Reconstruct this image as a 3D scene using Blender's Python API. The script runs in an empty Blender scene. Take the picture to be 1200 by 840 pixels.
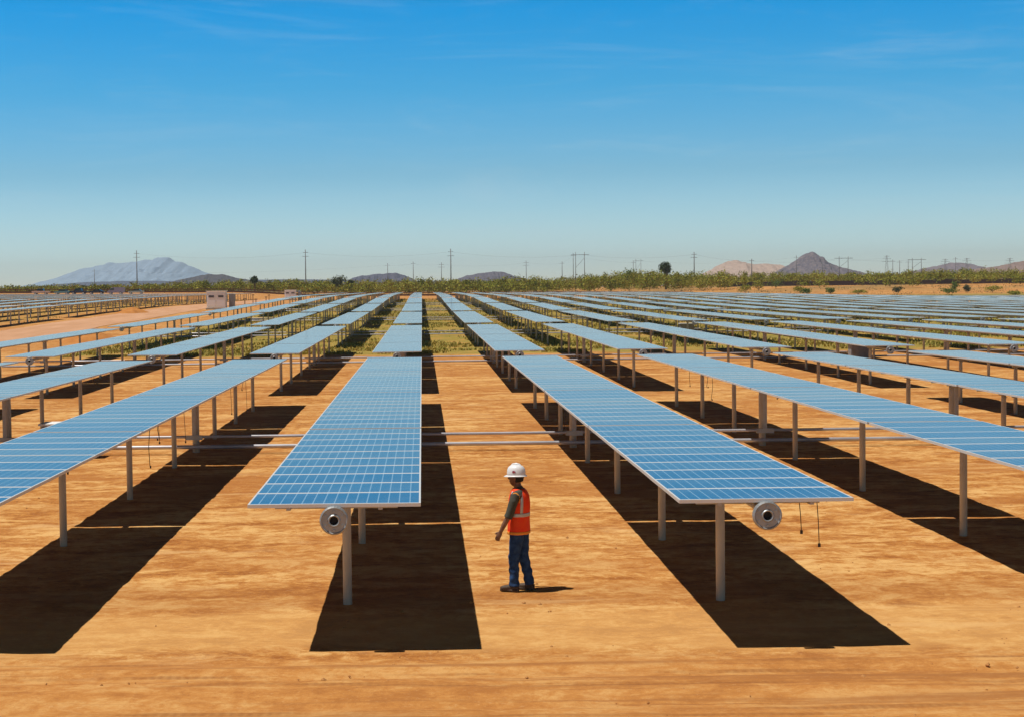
import bpy, math, random
import numpy as np
from mathutils import Vector, Matrix
R = math.radians
rnd = random.Random(7)
rs = np.random.RandomState(11)
sc = bpy.context.scene
COL = sc.collection

# ------------------------------------------------------------------ helpers
def fbm(x, y, seed=0, octv=4, scale=1.0):
    x = np.asarray(x, float)*scale + seed*17.31; y = np.asarray(y, float)*scale + seed*9.17
    tot = np.zeros(np.broadcast(x, y).shape); amp = 1; n = 0
    for o in range(octv):
        xi = np.floor(x).astype(np.int64); yi = np.floor(y).astype(np.int64)
        fx = x-xi; fy = y-yi; fx = fx*fx*(3-2*fx); fy = fy*fy*(3-2*fy)
        def h(a, b):
            v = (a*374761393 + b*668265263 + (seed+o)*1442695) & 0xffffffff
            v = ((v ^ (v >> 13))*1274126177) & 0xffffffff
            return ((v ^ (v >> 16)) & 0xffff)/65535.0
        v = (h(xi, yi)*(1-fx)+h(xi+1, yi)*fx)*(1-fy)+(h(xi, yi+1)*(1-fx)+h(xi+1, yi+1)*fx)*fy
        tot = tot + amp*v; n += amp; amp *= .5; x = x*2.03; y = y*2.03
    return tot/n

def tag(o, label=None, cat=None, group=None, kind=None):
    if label: o['label'] = label
    if cat: o['category'] = cat
    if group: o['group'] = group
    if kind: o['kind'] = kind
    return o

def link(name, me, parent=None, loc=(0, 0, 0), rot=(0, 0, 0)):
    o = bpy.data.objects.new(name, me); COL.objects.link(o)
    o.parent = parent; o.location = loc; o.rotation_euler = rot
    return o

def empty(name, loc=(0, 0, 0), rz=0):
    o = link(name, None, None, loc, (0, 0, rz)); o.empty_display_size = .3
    return o

class MB:
    """collects verts/faces with material slots"""
    def __init__(s): s.v = []; s.f = []; s.m = []; s.smooth = []
    def add(s, v, f, m=0, smooth=False):
        b = len(s.v); s.v += [tuple(a) for a in v]; s.f += [tuple(i+b for i in q) for q in f]
        s.m += [m]*len(f); s.smooth += [smooth]*len(f)
    def box(s, c, d, m=0, rot=None):
        hx, hy, hz = d[0]/2, d[1]/2, d[2]/2
        v = [Vector((x, y, z)) for x in (-hx, hx) for y in (-hy, hy) for z in (-hz, hz)]
        if rot is not None: v = [rot @ a for a in v]
        v = [a+Vector(c) for a in v]
        s.add(v, [(0, 1, 3, 2), (4, 6, 7, 5), (0, 4, 5, 1), (2, 3, 7, 6), (0, 2, 6, 4), (1, 5, 7, 3)], m)
    def tube(s, pts, rad, n=10, m=0, caps=True, smooth=True, hint=(0, 0, 1)):
        """pts polyline; rad float or list of float or (ra,rb)"""
        P = [Vector(p) for p in pts]; k = len(P); rings = []
        for i, p in enumerate(P):
            t = (P[min(i+1, k-1)]-P[max(i-1, 0)]).normalized()
            h = Vector(hint)
            if abs(t.dot(h)) > .97: h = Vector((1, 0, 0)) if abs(t.x) < .9 else Vector((0, 1, 0))
            a = h.cross(t).normalized(); b = t.cross(a)
            r = rad[i] if isinstance(rad, (list, tuple)) else rad
            ra, rb = r if isinstance(r, (tuple, list)) else (r, r)
            rings.append([p+a*ra*math.cos(2*math.pi*j/n)+b*rb*math.sin(2*math.pi*j/n) for j in range(n)])
        v = [q for r_ in rings for q in r_]; f = []
        for i in range(k-1):
            for j in range(n):
                f.append((i*n+j, i*n+(j+1) % n, (i+1)*n+(j+1) % n, (i+1)*n+j))
        s.add(v, f, m, smooth)
        if caps:
            b = len(s.v)-len(v)
            s.f.append(tuple(b+j for j in reversed(range(n)))); s.m.append(m); s.smooth.append(False)
            s.f.append(tuple(b+(k-1)*n+j for j in range(n))); s.m.append(m); s.smooth.append(False)
    def mesh(s, name, mats):
        me = bpy.data.meshes.new(name); me.from_pydata(s.v, [], s.f)
        for mt in (mats if isinstance(mats, (list, tuple)) else [mats]): me.materials.append(mt)
        me.polygons.foreach_set('material_index', s.m); me.polygons.foreach_set('use_smooth', s.smooth)
        me.update(); return me
    def build(s, name, mats, parent=None, loc=(0, 0, 0), rot=(0, 0, 0)):
        return link(name, s.mesh(name, mats), parent, loc, rot)

# ------------------------------------------------------------------ materials
def mat(name, col=(.5, .5, .5), rough=.6, metal=0., spec=.5):
    m = bpy.data.materials.new(name); m.use_nodes = True
    b = m.node_tree.nodes['Principled BSDF']
    b.inputs['Base Color'].default_value = (*col, 1); b.inputs['Roughness'].default_value = rough
    b.inputs['Metallic'].default_value = metal; b.inputs['Specular IOR Level'].default_value = spec
    return m
class NT:
    def __init__(s, m): s.t = m.node_tree; s.b = s.t.nodes['Principled BSDF'] if 'Principled BSDF' in s.t.nodes else None
    def n(s, typ, **kw):
        nd = s.t.nodes.new(typ)
        for k, v in kw.items():
            setattr(nd, k, v)
        return nd
    def L(s, a, b): s.t.links.new(a, b)
    def math(s, op, a, b=None, c=None, clamp=False):
        nd = s.t.nodes.new('ShaderNodeMath'); nd.operation = op; nd.use_clamp = clamp
        for i, x in enumerate((a, b, c)):
            if x is None: continue
            if isinstance(x, (int, float)): nd.inputs[i].default_value = x
            else: s.L(x, nd.inputs[i])
        return nd.outputs[0]
    def mix(s, fac, a, b, mode='MIX'):
        nd = s.t.nodes.new('ShaderNodeMix'); nd.data_type = 'RGBA'; nd.blend_type = mode
        for i, x in ((0, fac), (6, a), (7, b)):
            if isinstance(x, (int, float)): nd.inputs[i].default_value = x
            elif isinstance(x, (tuple, list)): nd.inputs[i].default_value = (*x, 1)
            else: s.L(x, nd.inputs[i])
        return nd.outputs[2]
    def noise(s, vec, scale, detail=4, rough=.55, dist=0):
        nd = s.t.nodes.new('ShaderNodeTexNoise'); nd.inputs['Scale'].default_value = scale
        nd.inputs['Detail'].default_value = detail; nd.inputs['Roughness'].default_value = rough
        nd.inputs['Distortion'].default_value = dist
        if vec is not None: s.L(vec, nd.inputs['Vector'])
        return nd.outputs['Fac']
    def mapping(s, vec, scale=(1, 1, 1), loc=(0, 0, 0), rot=(0, 0, 0)):
        nd = s.t.nodes.new('ShaderNodeMapping'); nd.inputs['Scale'].default_value = scale
        nd.inputs['Location'].default_value = loc; nd.inputs['Rotation'].default_value = rot
        s.L(vec, nd.inputs['Vector']); return nd.outputs[0]
    def ramp(s, fac, stops):
        nd = s.t.nodes.new('ShaderNodeValToRGB'); cr = nd.color_ramp
        while len(cr.elements) < len(stops): cr.elements.new(.5)
        for e, (p, c) in zip(cr.elements, stops):
            e.position = p; e.color = (*c, 1) if isinstance(c, (tuple, list)) else (c, c, c, 1)
        s.L(fac, nd.inputs[0]); return nd.outputs[0]
    def step(s, x, a, b):   # smooth 0..1 between a and b
        nd = s.t.nodes.new('ShaderNodeMapRange'); nd.interpolation_type = 'SMOOTHSTEP'
        nd.inputs[1].default_value = a; nd.inputs[2].default_value = b; s.L(x, nd.inputs[0]); return nd.outputs[0]
    def bump(s, h, strength=.3, dist=.02):
        nd = s.t.nodes.new('ShaderNodeBump'); nd.inputs['Strength'].default_value = strength
        nd.inputs['Distance'].default_value = dist; s.L(h, nd.inputs['Height'])
        s.L(nd.outputs[0], s.b.inputs['Normal'])

def noisy(name, c1, c2, scale=6, rough=.6, metal=0., spec=.5, bump=0., stretch=(1, 1, 1)):
    m = mat(name, c1, rough, metal, spec); t = NT(m)
    tc = t.n('ShaderNodeTexCoord').outputs['Object']
    v = t.mapping(tc, stretch)
    f = t.noise(v, scale, 5, .6)
    c = t.ramp(f, [(.3, c1), (.7, c2)]); t.L(c, t.b.inputs['Base Color'])
    if bump: t.bump(f, bump, .01)
    return m

M = {}
M['galv'] = noisy('galvanised_steel', (.42, .40, .38), (.60, .57, .53), 5, .5, .35, .5)
M['post'] = noisy('post_steel', (.52, .46, .37), (.72, .65, .54), 4, .6, .0, .4, stretch=(1, 1, .3))
M['alu'] = mat('aluminium_frame', (.72, .73, .74), .38, .3)
M['back'] = mat('panel_backsheet', (.10, .10, .10), .7)
M['dark'] = mat('dark_hole', (.01, .01, .012), .7)
M['pipe'] = noisy('pipe_steel', (.42, .42, .47), (.62, .61, .66), 1.5, .42, .45, .5)
M['cable'] = mat('black_cable', (.035, .025, .02), .6)
M['cab'] = noisy('cabinet_white', (.90, .90, .92), (.92, .92, .93), 2, .5)
M['cabdark'] = mat('cabinet_vent', (.12, .11, .13), .6)
M['greybox'] = noisy('motor_box_grey', (.20, .20, .22), (.28, .27, .28), 5, .5)

# panel cell material, UV in metres (u across the table, v along the row)
PW, PL = 2.067, 1.046
def cell_mat():
    m = mat('solar_cells', (.01, .05, .15), .1); t = NT(m)
    uv = t.n('ShaderNodeUVMap').outputs[0]
    sp = t.n('ShaderNodeSeparateXYZ'); t.L(uv, sp.inputs[0]); u, v = sp.outputs[0], sp.outputs[1]
    mg = .0
    cu = t.math('FRACT', t.math('DIVIDE', u, PW/16)); cv = t.math('FRACT', t.math('DIVIDE', v, PL/8))
    au = t.math('ABSOLUTE', t.math('SUBTRACT', cu, .5)); av = t.math('ABSOLUTE', t.math('SUBTRACT', cv, .5))
    gu = t.math('GREATER_THAN', au, .448)
    gv = t.math('GREATER_THAN', av, .482)
    dm = t.math('GREATER_THAN', t.math('ADD', au, av), .875)
    g = t.math('MAXIMUM', t.math('MAXIMUM', gu, gv), dm)
    # busbar fingers inside the cell, faint
    mv = t.math('ABSOLUTE', t.math('SUBTRACT', t.math('FRACT', t.math('DIVIDE', v, PL)), .5))
    rim = t.math('GREATER_THAN', mv, .5-.045/PL)
    eu = t.math('ABSOLUTE', t.math('SUBTRACT', u, PW/2))
    rim = t.math('MAXIMUM', rim, t.math('GREATER_THAN', eu, PW/2-.022))
    # per cell tone
    iu = t.math('FLOOR', t.math('DIVIDE', u, PW/16)); iv = t.math('FLOOR', t.math('DIVIDE', v, PL/8))
    cmb = t.n('ShaderNodeCombineXYZ'); t.L(iu, cmb.inputs[0]); t.L(iv, cmb.inputs[1])
    oi = t.n('ShaderNodeObjectInfo').outputs['Random']; t.L(oi, cmb.inputs[2])
    wn = t.n('ShaderNodeTexWhiteNoise', noise_dimensions='3D'); t.L(cmb.outputs[0], wn.inputs[0])
    tone = t.mix(wn.outputs[0], (.003, .036, .115), (.005, .055, .16))
    tone2 = t.mix(t.math('MULTIPLY', oi, .5), tone, (.006, .042, .12))
    c = t.mix(g, tone2, (.26, .36, .45)); c = t.mix(rim, c, (.66, .69, .72))
    tc = t.n('ShaderNodeTexCoord').outputs['Object']
    dust = t.noise(t.mapping(tc, (.8, .5, 1)), 1.3, 4, .6)
    dust = t.math('MULTIPLY', t.step(dust, .35, .75), .13)
    c = t.mix(dust, c, (.42, .38, .34)); t.L(c, t.b.inputs['Base Color'])
    rgh = t.math('ADD', t.math('MULTIPLY', rim, .3), .10); t.L(rgh, t.b.inputs['Roughness'])
    t.b.inputs['IOR'].default_value = 1.46
    return m
M['cell'] = cell_mat()

# ------------------------------------------------------------------ terrain
GY = np.array([-3000, 70, 92, 115, 140, 164, 188, 212, 236, 285, 446, 600, 700, 1000, 2000, 4000, 13000.])
GZ = np.array([0, 0, .12, .22, .38, .52, .78, .98, 1.30, 1.75, 2.10, 2.6, 3.0, 3.3, 3.8, 3.9, 3.9])
def smooth(a, b, x):
    t = np.clip((np.asarray(x, float)-a)/(b-a), 0, 1); return t*t*(3-2*t)
def ter(x, y):
    x = np.asarray(x, float); y = np.asarray(y, float)
    g = np.interp(y, GY, GZ)
    c = -.0095*np.clip(x, -170, 170)*smooth(60, 250, y)*(1-smooth(520, 950, y))
    return g+c+2.3*smooth(55, 150, x)*smooth(520, 690, y)*(1-smooth(1200, 2500, y))-1.4*smooth(50, 150, x)*smooth(120, 330, y)*(1-smooth(500, 690, y))+1.5*smooth(447, 478, y)*smooth(30, 70, -x)*(1-smooth(1000, 2500, y))
def tz(x, y): return float(ter(x, y))

def graded(spec):
    out = []
    for a, b, st in spec: out += list(np.arange(a, b, st))
    return np.array(out)
gx = np.concatenate([-np.geomspace(8500, 220, 26), graded([(-200, -60, 5), (-60, -14, 1.5), (-14, 16, .14), (16, 60, 1.5), (60, 240, 5)]), np.geomspace(240, 8500, 26)])
gy = np.concatenate([-np.geomspace(800, 20, 10), graded([(-15, 11, 2), (11, 40, .12), (40, 70, .5), (70, 260, 2), (260, 700, 8)]), np.geomspace(700, 8300, 30)])
XX, YY = np.meshgrid(gx, gy)
ZZ = ter(XX, YY)
near = smooth(9, 13, YY)*(1-smooth(60, 90, YY))*(1-smooth(18, 40, np.abs(XX)))
rel = (fbm(XX*.5, YY*1.6, 3, 4)-.5)*.05+(fbm(XX*3, YY*5, 5, 3)-.5)*.022
road = (1-smooth(18.2, 19.0, YY))
ruts = -.03*np.exp(-((YY-17.9-.10*np.sin(XX*.21))/.13)**2)-.035*np.exp(-((YY-16.5-.12*np.sin(XX*.17+1))/.16)**2)+.03*np.exp(-((YY-18.3-.1*np.sin(XX*.3))/.12)**2)+.02*np.exp(-((YY-17.2)/.15)**2)
ZZ = ZZ+near*(rel-.012)+near*ruts*(.5+fbm(XX*.6, YY, 8, 3))
nv = XX.size; W_ = gx.size; H_ = gy.size
verts = np.stack([XX, YY, ZZ], -1).reshape(-1, 3)
ii = (np.arange(H_-1)[:, None]*W_+np.arange(W_-1)[None, :]).reshape(-1)
faces = np.stack([ii, ii+1, ii+1+W_, ii+W_], -1)
me = bpy.data.meshes.new('ground')
me.vertices.add(nv); me.vertices.foreach_set('co', verts.reshape(-1))
me.loops.add(faces.size); me.loops.foreach_set('vertex_index', faces.reshape(-1))
me.polygons.add(len(faces)); me.polygons.foreach_set('loop_start', np.arange(len(faces))*4)
me.polygons.foreach_set('use_smooth', np.ones(len(faces), bool)); me.update(); me.validate()
ground = link('ground', me); tag(ground, 'orange tan graded desert soil under the solar rows', None, None, 'structure')

def soil_mat(name, far_grass=True, c_lo=(.31, .105, .022), c_mid=(.51, .222, .056), c_hi=(.70, .42, .16)):
    m = mat(name, c_mid, .95, 0, .15); t = NT(m)
    ob = t.n('ShaderNodeNewGeometry').outputs['Position']
    sp = t.n('ShaderNodeSeparateXYZ'); t.L(ob, sp.inputs[0]); X, Y = sp.outputs[0], sp.outputs[1]
    n1 = t.noise(t.mapping(ob, (.38, .85, 1)), 1.0, 6, .66, 1.1)
    n2 = t.noise(t.mapping(ob, (2.4, 2.7, 1)), 1.0, 7, .76, .4)
    n3 = t.noise(t.mapping(ob, (1, 1.3, 1)), 7, 6, .8)
    n4 = t.noise(t.mapping(ob, (.05, .12, 1)), 1.0, 3, .5)
    f = t.math('ADD', t.math('MULTIPLY', n1, .40), t.math('MULTIPLY', n2, .42))
    f = t.math('ADD', f, t.math('MULTIPLY', n3, .22)); f = t.math('ADD', f, t.math('MULTIPLY', n4, .10))
    c = t.ramp(f, [(.485, c_lo), (.56, c_mid), (.635, c_hi)])
    # drag lines running across the rows
    lines = t.noise(t.mapping(ob, (.22, 6, 1), rot=(0, 0, .012)), 1.0, 5, .7, .5)
    lf = t.step(lines, .56, .70); amp = t.noise(t.mapping(ob, (.15, .5, 1)), 1, 3, .5)
    far = t.math('ADD', .35, t.math('MULTIPLY', t.step(Y, 22, 32), .5))
    c = t.mix(t.math('MULTIPLY', t.math('MULTIPLY', lf, t.step(amp, .42, .68)), far), c, (.30, .115, .03))
    lines2 = t.noise(t.mapping(ob, (.3, 5, 1), loc=(3, 5, 0)), 1.0, 5, .7, .5)
    c = t.mix(t.math('MULTIPLY', t.step(lines2, .60, .75), .32), c, (.66, .40, .16))
    # redder worked patches, mostly away from the frontage
    pn = t.noise(t.mapping(ob, (.16, .30, 1), loc=(7, 2, 0)), 1.0, 5, .7, .8)
    c = t.mix(t.math('MULTIPLY', t.step(pn, .48, .62), t.math('ADD', .35, t.math('MULTIPLY', t.step(Y, 24, 38), .4))), c, (.42, .165, .042))
    pl = t.noise(t.mapping(ob, (.25, .9, 1), loc=(1, 8, 0)), 1.0, 6, .72, .8)
    c = t.mix(t.math('MULTIPLY', t.step(pl, .56, .70), .65), c, (.70, .44, .20))
    sg = t.noise(ob, 26, 3, .7)
    c = t.mix(t.math('MULTIPLY', t.step(sg, .57, .70), .4), c, (.27, .10, .025))
    sp2 = t.noise(t.mapping(ob, (1, 1.4, 1), loc=(4, 4, 0)), 14, 4, .75)
    c = t.mix(t.math('MULTIPLY', t.step(sp2, .56, .70), .45), c, (.74, .50, .26))
    # pale raked sand just behind the row ends, scuffed darker band behind it
    wy = t.math('ADD', Y, t.math('MULTIPLY', t.noise(t.mapping(ob, (.3, .3, 1), loc=(2, 2, 0)), 1, 4, .6), 2.2))
    bandp = t.math('MULTIPLY', t.step(wy, 19.8, 20.6), t.math('SUBTRACT', 1.0, t.step(wy, 22.0, 23.2)))
    c = t.mix(t.math('MULTIPLY', bandp, .55), c, (.66, .37, .13))
    bandd = t.math('MULTIPLY', t.step(wy, 22.6, 23.2), t.math('SUBTRACT', 1.0, t.step(wy, 23.8, 25.2)))
    c = t.mix(t.math('MULTIPLY', bandd, .38), c, (.38, .16, .045))
    # clods and footprints
    vo = t.n('ShaderNodeTexVoronoi'); vo.inputs['Scale'].default_value = 1.6; vo.inputs['Randomness'].default_value = 1
    t.L(t.mapping(ob, (1, 1.6, 1)), vo.inputs['Vector'])
    cl = t.math('SUBTRACT', 1.0, t.step(vo.outputs['Distance'], .06, .20)); pm = t.step(t.noise(ob, .35, 3, .6), .5, .62)
    c = t.mix(t.math('MULTIPLY', t.math('MULTIPLY', cl, pm), .25), c, (.28, .11, .03))
    # frontage road: a little redder and flatter
    rd = t.math('SUBTRACT', 1.0, t.step(Y, 18.4, 19.0))
    c = t.mix(t.math('MULTIPLY', rd, .45), c, (.53, .235, .068))
    rk = t.noise(t.mapping(ob, (.09, 3.2, 1), loc=(1, 9, 0)), 1.0, 6, .72, .4)
    c = t.mix(t.math('MULTIPLY', rd, t.math('MULTIPLY', t.step(rk, .52, .64), .7)), c, (.34, .14, .045))
    for (yc, wv, ph) in ((18.5, .05, .9), (18.05, .05, 2.2), (17.45, .09, .0), (16.45, .10, 1.7), (16.0, .05, 4.0), (15.2, .2, 3.1)):
        yy = t.math('ADD', Y, t.math('MULTIPLY', t.math('SINE', t.math('ADD', t.math('MULTIPLY', X, .19), ph)), .12))
        dd = t.math('ABSOLUTE', t.math('SUBTRACT', yy, yc)); bd = t.math('SUBTRACT', 1.0, t.step(dd, wv*.5, wv*1.6))
        tr = t.n('ShaderNodeTexWave'); tr.inputs['Scale'].default_value = 3.2; tr.inputs['Distortion'].default_value = 2; tr.inputs['Detail'].default_value = 2
        t.L(ob, tr.inputs['Vector'])
        brk = t.step(t.noise(t.mapping(ob, (.35, 2, 1), loc=(ph, 0, 0)), 1.0, 4, .6), .42, .62)
        c = t.mix(t.math('MULTIPLY', t.math('MULTIPLY', bd, brk), t.math('ADD', .45, t.math('MULTIPLY', tr.outputs['Fac'], .2))), c, (.27, .105, .032))
    if far_grass:
        wob = t.math('MULTIPLY', t.noise(ob, .12, 4, .6), 10)
        gfac = t.math('MULTIPLY', t.step(t.math('ADD', Y, wob), 107, 112), t.math('SUBTRACT', 1.0, t.step(Y, 330, 440)))
        xl = t.math('MAXIMUM', t.step(X, -27, -23), t.math('MULTIPLY', .45, t.math('SUBTRACT', 1.0, t.step(X, -52, -47))))
        gfac = t.math('MULTIPLY', gfac, xl)
        gn = t.noise(t.mapping(ob, (.5, .25, 1)), 1.0, 5, .7)
        gc = t.ramp(gn, [(.38, (.42, .25, .07)), (.5, (.30, .24, .05)), (.62, (.20, .19, .04))])
        c = t.mix(t.math('MULTIPLY', gfac, .88), c, gc)
        s2 = t.math('MULTIPLY', t.step(Y, 470, 490), t.math('SUBTRACT', 1.0, t.step(Y, 560, 590)))
        s2 = t.math('MULTIPLY', s2, t.step(X, 60, 95))
        c = t.mix(t.math('MULTIPLY', s2, .8), c, (.17, .20, .05))
        br = t.math('MULTIPLY', t.step(Y, 560, 680), .6)
        c = t.mix(t.math('MULTIPLY', br, t.step(t.noise(ob, .02, 4, .6), .4, .6)), c, (.20, .17, .07))
    t.L(c, t.b.inputs['Base Color'])
    hb = t.math('ADD', t.math('MULTIPLY', n3, .6), t.math('MULTIPLY', n2, 1.2))
    t.bump(hb, .38, .04)
    return m
ground.data.materials.append(soil_mat('desert_soil'))

# service road on the left between the two arrays
def strip(name, x0, x1, y0, y1, lift, m, n=60, wob=.5):
    b = MB(); v = []; f = []
    ys = np.linspace(y0, y1, n); k = 8
    for i, y in enumerate(ys):
        for j in range(k):
            x = x0+(x1-x0)*j/(k-1)
            if j in (0, k-1): x += (fbm(y*.1, j, 4, 2)-.5)*wob*2
            v.append((float(x), float(y), tz(x, y)+lift))
    for i in range(n-1):
        for j in range(k-1): a = i*k+j; f.append((a, a+1, a+k+1, a+k))
    b.add(v, f, 0, True); return b.build(name, m)
road_m = noisy('pale_road_dirt', (.62, .36, .22), (.50, .27, .15), .6, .95, 0, .1, stretch=(1, .15, 1))
tag(strip('dirt_road', -43.5, -35.0, 70, 452, .03, road_m, 220), 'pale pinkish dirt road left of the panel rows', None, None, 'structure')

# ------------------------------------------------------------------ solar trackers
TZ = 1.78          # top of table above ground
X0, PX = -1.083, 5.144
YF, PY = 19.05, 48.2
SEC = 10*PL; GAP = .14; BL = 4*SEC+3*GAP
TUBE_Z = TZ-.155

def panel_mesh(n, name, frame_boxes=True):
    """n modules long slab, origin at its middle"""
    b = MB(); L = n*PL; hx = PW/2; hy = L/2-.0012; t = .042
    b.add([(-hx, -hy, 0), (hx, -hy, 0), (hx, hy, 0), (-hx, hy, 0)], [(0, 1, 2, 3)], 0)
    b.add([(-hx, -hy, -t), (hx, -hy, -t), (hx, hy, -t), (-hx, hy, -t)], [(3, 2, 1, 0)], 2)
    vs = [(-hx, -hy), (hx, -hy), (hx, hy), (-hx, hy)]
    for i in range(4):
        p, q = vs[i], vs[(i+1) % 4]
        b.add([(p[0], p[1], -t), (q[0], q[1], -t), (q[0], q[1], 0), (p[0], p[1], 0)], [(0, 1, 2, 3)], 1)
    me = b.mesh(name, [M['cell'], M['alu'], M['back']])
    uv = me.uv_layers.new(name='UVMap')
    for poly in me.polygons:
        for li in poly.loop_indices:
            c = me.vertices[me.loops[li].vertex_index].co
            uv.data[li].uv = (c.x+PW/2, c.y+L/2)
    return me
me_module = panel_mesh(1, 'solar_panel')
me_section = panel_mesh(10, 'panel_section')

def rails_mesh():
    b = MB()
    for x in (-.55, .55): b.box((x, 0, -.042-.022), (.05, SEC-.1, .04))
    for k in range(5): b.box((0, -SEC/2+1.046*(.5+2.25*k), -.105), (1.5, .06, .035))
    return b.mesh('panel_section', M['galv'])
me_rails = rails_mesh()
def tube_mesh():
    b = MB(); b.tube([(0, .0, 0), (0, BL, 0)], .058, 10); return b.mesh('torque_tube', M['galv'])
me_tube = tube_mesh()
def flange_mesh():
    # round end plate with a dark bore, facing the camera side
    b = MB(); n = 28; ro, rm, ri = .172, .155, .052; y0, y1 = -.05, .02
    prof = [(ro, y1), (ro, y0+.012), (rm, y0), (rm-.015, y0+.012), (ri+.03, y0+.012), (ri+.012, y0-.006), (ri, y0), (ri, y1-.02)]
    v = [(r*math.cos(2*math.pi*j/n), y, r*math.sin(2*math.pi*j/n)) for r, y in prof for j in range(n)]
    f = [(i*n+j, i*n+(j+1) % n, (i+1)*n+(j+1) % n, (i+1)*n+j) for i in range(len(prof)-1) for j in range(n)]
    b.add(v, f, 0, False)
    b.add([(ri*math.cos(2*math.pi*j/n), y1-.02, ri*math.sin(2*math.pi*j/n)) for j in range(n)], [tuple(range(n))], 1)
    b.add([(ro*math.cos(2*math.pi*j/n), y1, ro*math.sin(2*math.pi*j/n)) for j in range(n)], [tuple(reversed(range(n)))], 0)
    for j in range(6):
        a = 2*math.pi*(j+.5)/6; b.box((.115*math.cos(a), y0+.004, .115*math.sin(a)), (.018, .018, .018), 0)
    return b.mesh('end_flange', [noisy('flange_steel', (.30, .33, .36), (.42, .44, .46), 6, .42, .4), M['dark']])
me_flange = flange_mesh()
def post_mesh(w=.125, d=.10):
    b = MB(); h = TUBE_Z-.05
    b.tube([(0, 0, -.3), (0, 0, h-.22), (0, 0, h-.2), (0, 0, h)], [w/2, w/2, w/2*.93, w/2*.93], 14)
    for s_ in (-1, 1): b.tube([(s_*w*.42, -d*.3, h-.09), (s_*w*.42, -d*.3-.05, h-.09)], .012, 6)
    b.box((0, 0, h+.0), (w+.10, .09, .07)); b.box((-.105, 0, h+.06), (.02, .07, .10)); b.box((.105, 0, h+.06), (.02, .07, .10))
    return b.mesh('post', M['post'])
me_post = post_mesh(); me_bigpost = post_mesh(.19, .16)
def base_mesh():
    b = MB(); b.tube([(0, 0, -.08), (0, 0, .05)], [.13, .11], 12); return b.mesh('footing', noisy('footing_concrete', (.16, .15, .16), (.24, .22, .21), 8, .9))
me_foot = base_mesh()
def arm_mesh():
    b = MB(); b.box((.0, 0, (TUBE_Z+.4)/2), (.10, .035, TUBE_Z-.36)); b.box((0, 0, TUBE_Z), (.22, .05, .20))
    b.box((0, 0, .42), (.45, .12, .12)); return b.mesh('torque_arm', M['galv'])
me_arm = arm_mesh()
def clamp_mesh():
    b = MB(); b.box((0, 0, 0), (.16, .09, .15)); b.box((0, 0, .085), (.30, .05, .02)); return b.mesh('bearing', M['galv'])
me_bearing = clamp_mesh()

POSTS = [3.0, 8.4, 14.7, 20.8, 24.65, 28.6, 34.0, 39.4]
ORD = ['front', 'second', 'third', 'fourth', 'fifth', 'sixth', 'seventh', 'eighth', 'ninth']
NUM = ['', 'first', 'second', 'third', 'fourth', 'fifth', 'sixth', 'seventh', 'eighth', 'ninth', 'tenth', 'eleventh', 'twelfth',
       'thirteenth', 'fourteenth', 'fifteenth', 'sixteenth', 'seventeenth', 'eighteenth', 'nineteenth', 'twentieth']
def nth(k):
    if k <= 20: return NUM[k]
    if k < 30: return 'twenty-'+NUM[k-20]
    if k == 30: return 'thirtieth'
    return 'thirty-'+NUM[k-30]

def near_label(k, blk):
    if blk == 0:
        d = {0: 'long flat blue gridded solar panel row just left of the worker, round end flange showing',
             1: 'long flat blue solar panel row just right of the worker, round end flange showing',
             -1: 'blue solar panel row in the front block, second from the worker on the left',
             2: 'blue solar panel row in the front block, second from the worker on the right'}
        if k in d: return d[k]
    side = 'left' if k <= 0 else 'right'; i = (1-k) if k <= 0 else k
    tone = ['steel blue', 'pale blue', 'pale grey blue', 'pale silvery blue', 'silvery', 'silvery', 'silvery', 'silvery', 'silvery'][blk]
    return '%s solar row, %s block back, %s row %s of the worker' % (tone, ORD[blk], nth(i), side) if blk else \
        '%s solar row, front block, %s row %s of the worker' % (tone, nth(i), side)

def copy_part(name, me, parent, loc, rot=(0, 0, 0)):
    return link(name, me, parent, loc, rot)

# single-mesh version for rows too far away to show their parts
def far_mesh(xslope, yslope):
    b = MB(); L = BL; t = .05
    me2 = None
    for s in range(4):
        y0 = s*(SEC+GAP); y1 = y0+SEC
        b.add([(-PW/2, y0, TZ), (PW/2, y0, TZ), (PW/2, y1, TZ), (-PW/2, y1, TZ)], [(0, 1, 2, 3)], 0)
        b.add([(-PW/2, y0, TZ-t), (PW/2, y0, TZ-t), (PW/2, y1, TZ-t), (-PW/2, y1, TZ-t)], [(3, 2, 1, 0)], 2)
        for (a0, c0, a1, c1) in ((-PW/2, y0, PW/2, y0), (PW/2, y0, PW/2, y1), (PW/2, y1, -PW/2, y1), (-PW/2, y1, -PW/2, y0)):
            b.add([(a0, c0, TZ-t), (a1, c1, TZ-t), (a1, c1, TZ), (a0, c0, TZ)], [(0, 1, 2, 3)], 1)
    b.tube([(0, 0, TUBE_Z), (0, BL, TUBE_Z)], .06, 6, 1)
    for p in POSTS: b.box((0, p, TUBE_Z/2-.3), (.14, .12, TUBE_Z+.5), 3)
    me = b.mesh('solar_panel_row', [M['cell'], M['alu'], M['back'], M['post']])
    uv = me.uv_layers.new(name='UVMap')
    for poly in me.polygons:
        for li in poly.loop_indices:
            c = me.vertices[me.loops[li].vertex_index].co
            uv.data[li].uv = (c.x+PW/2, c.y % (SEC+GAP))
    return me
me_far = far_mesh(0, 0)

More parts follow.
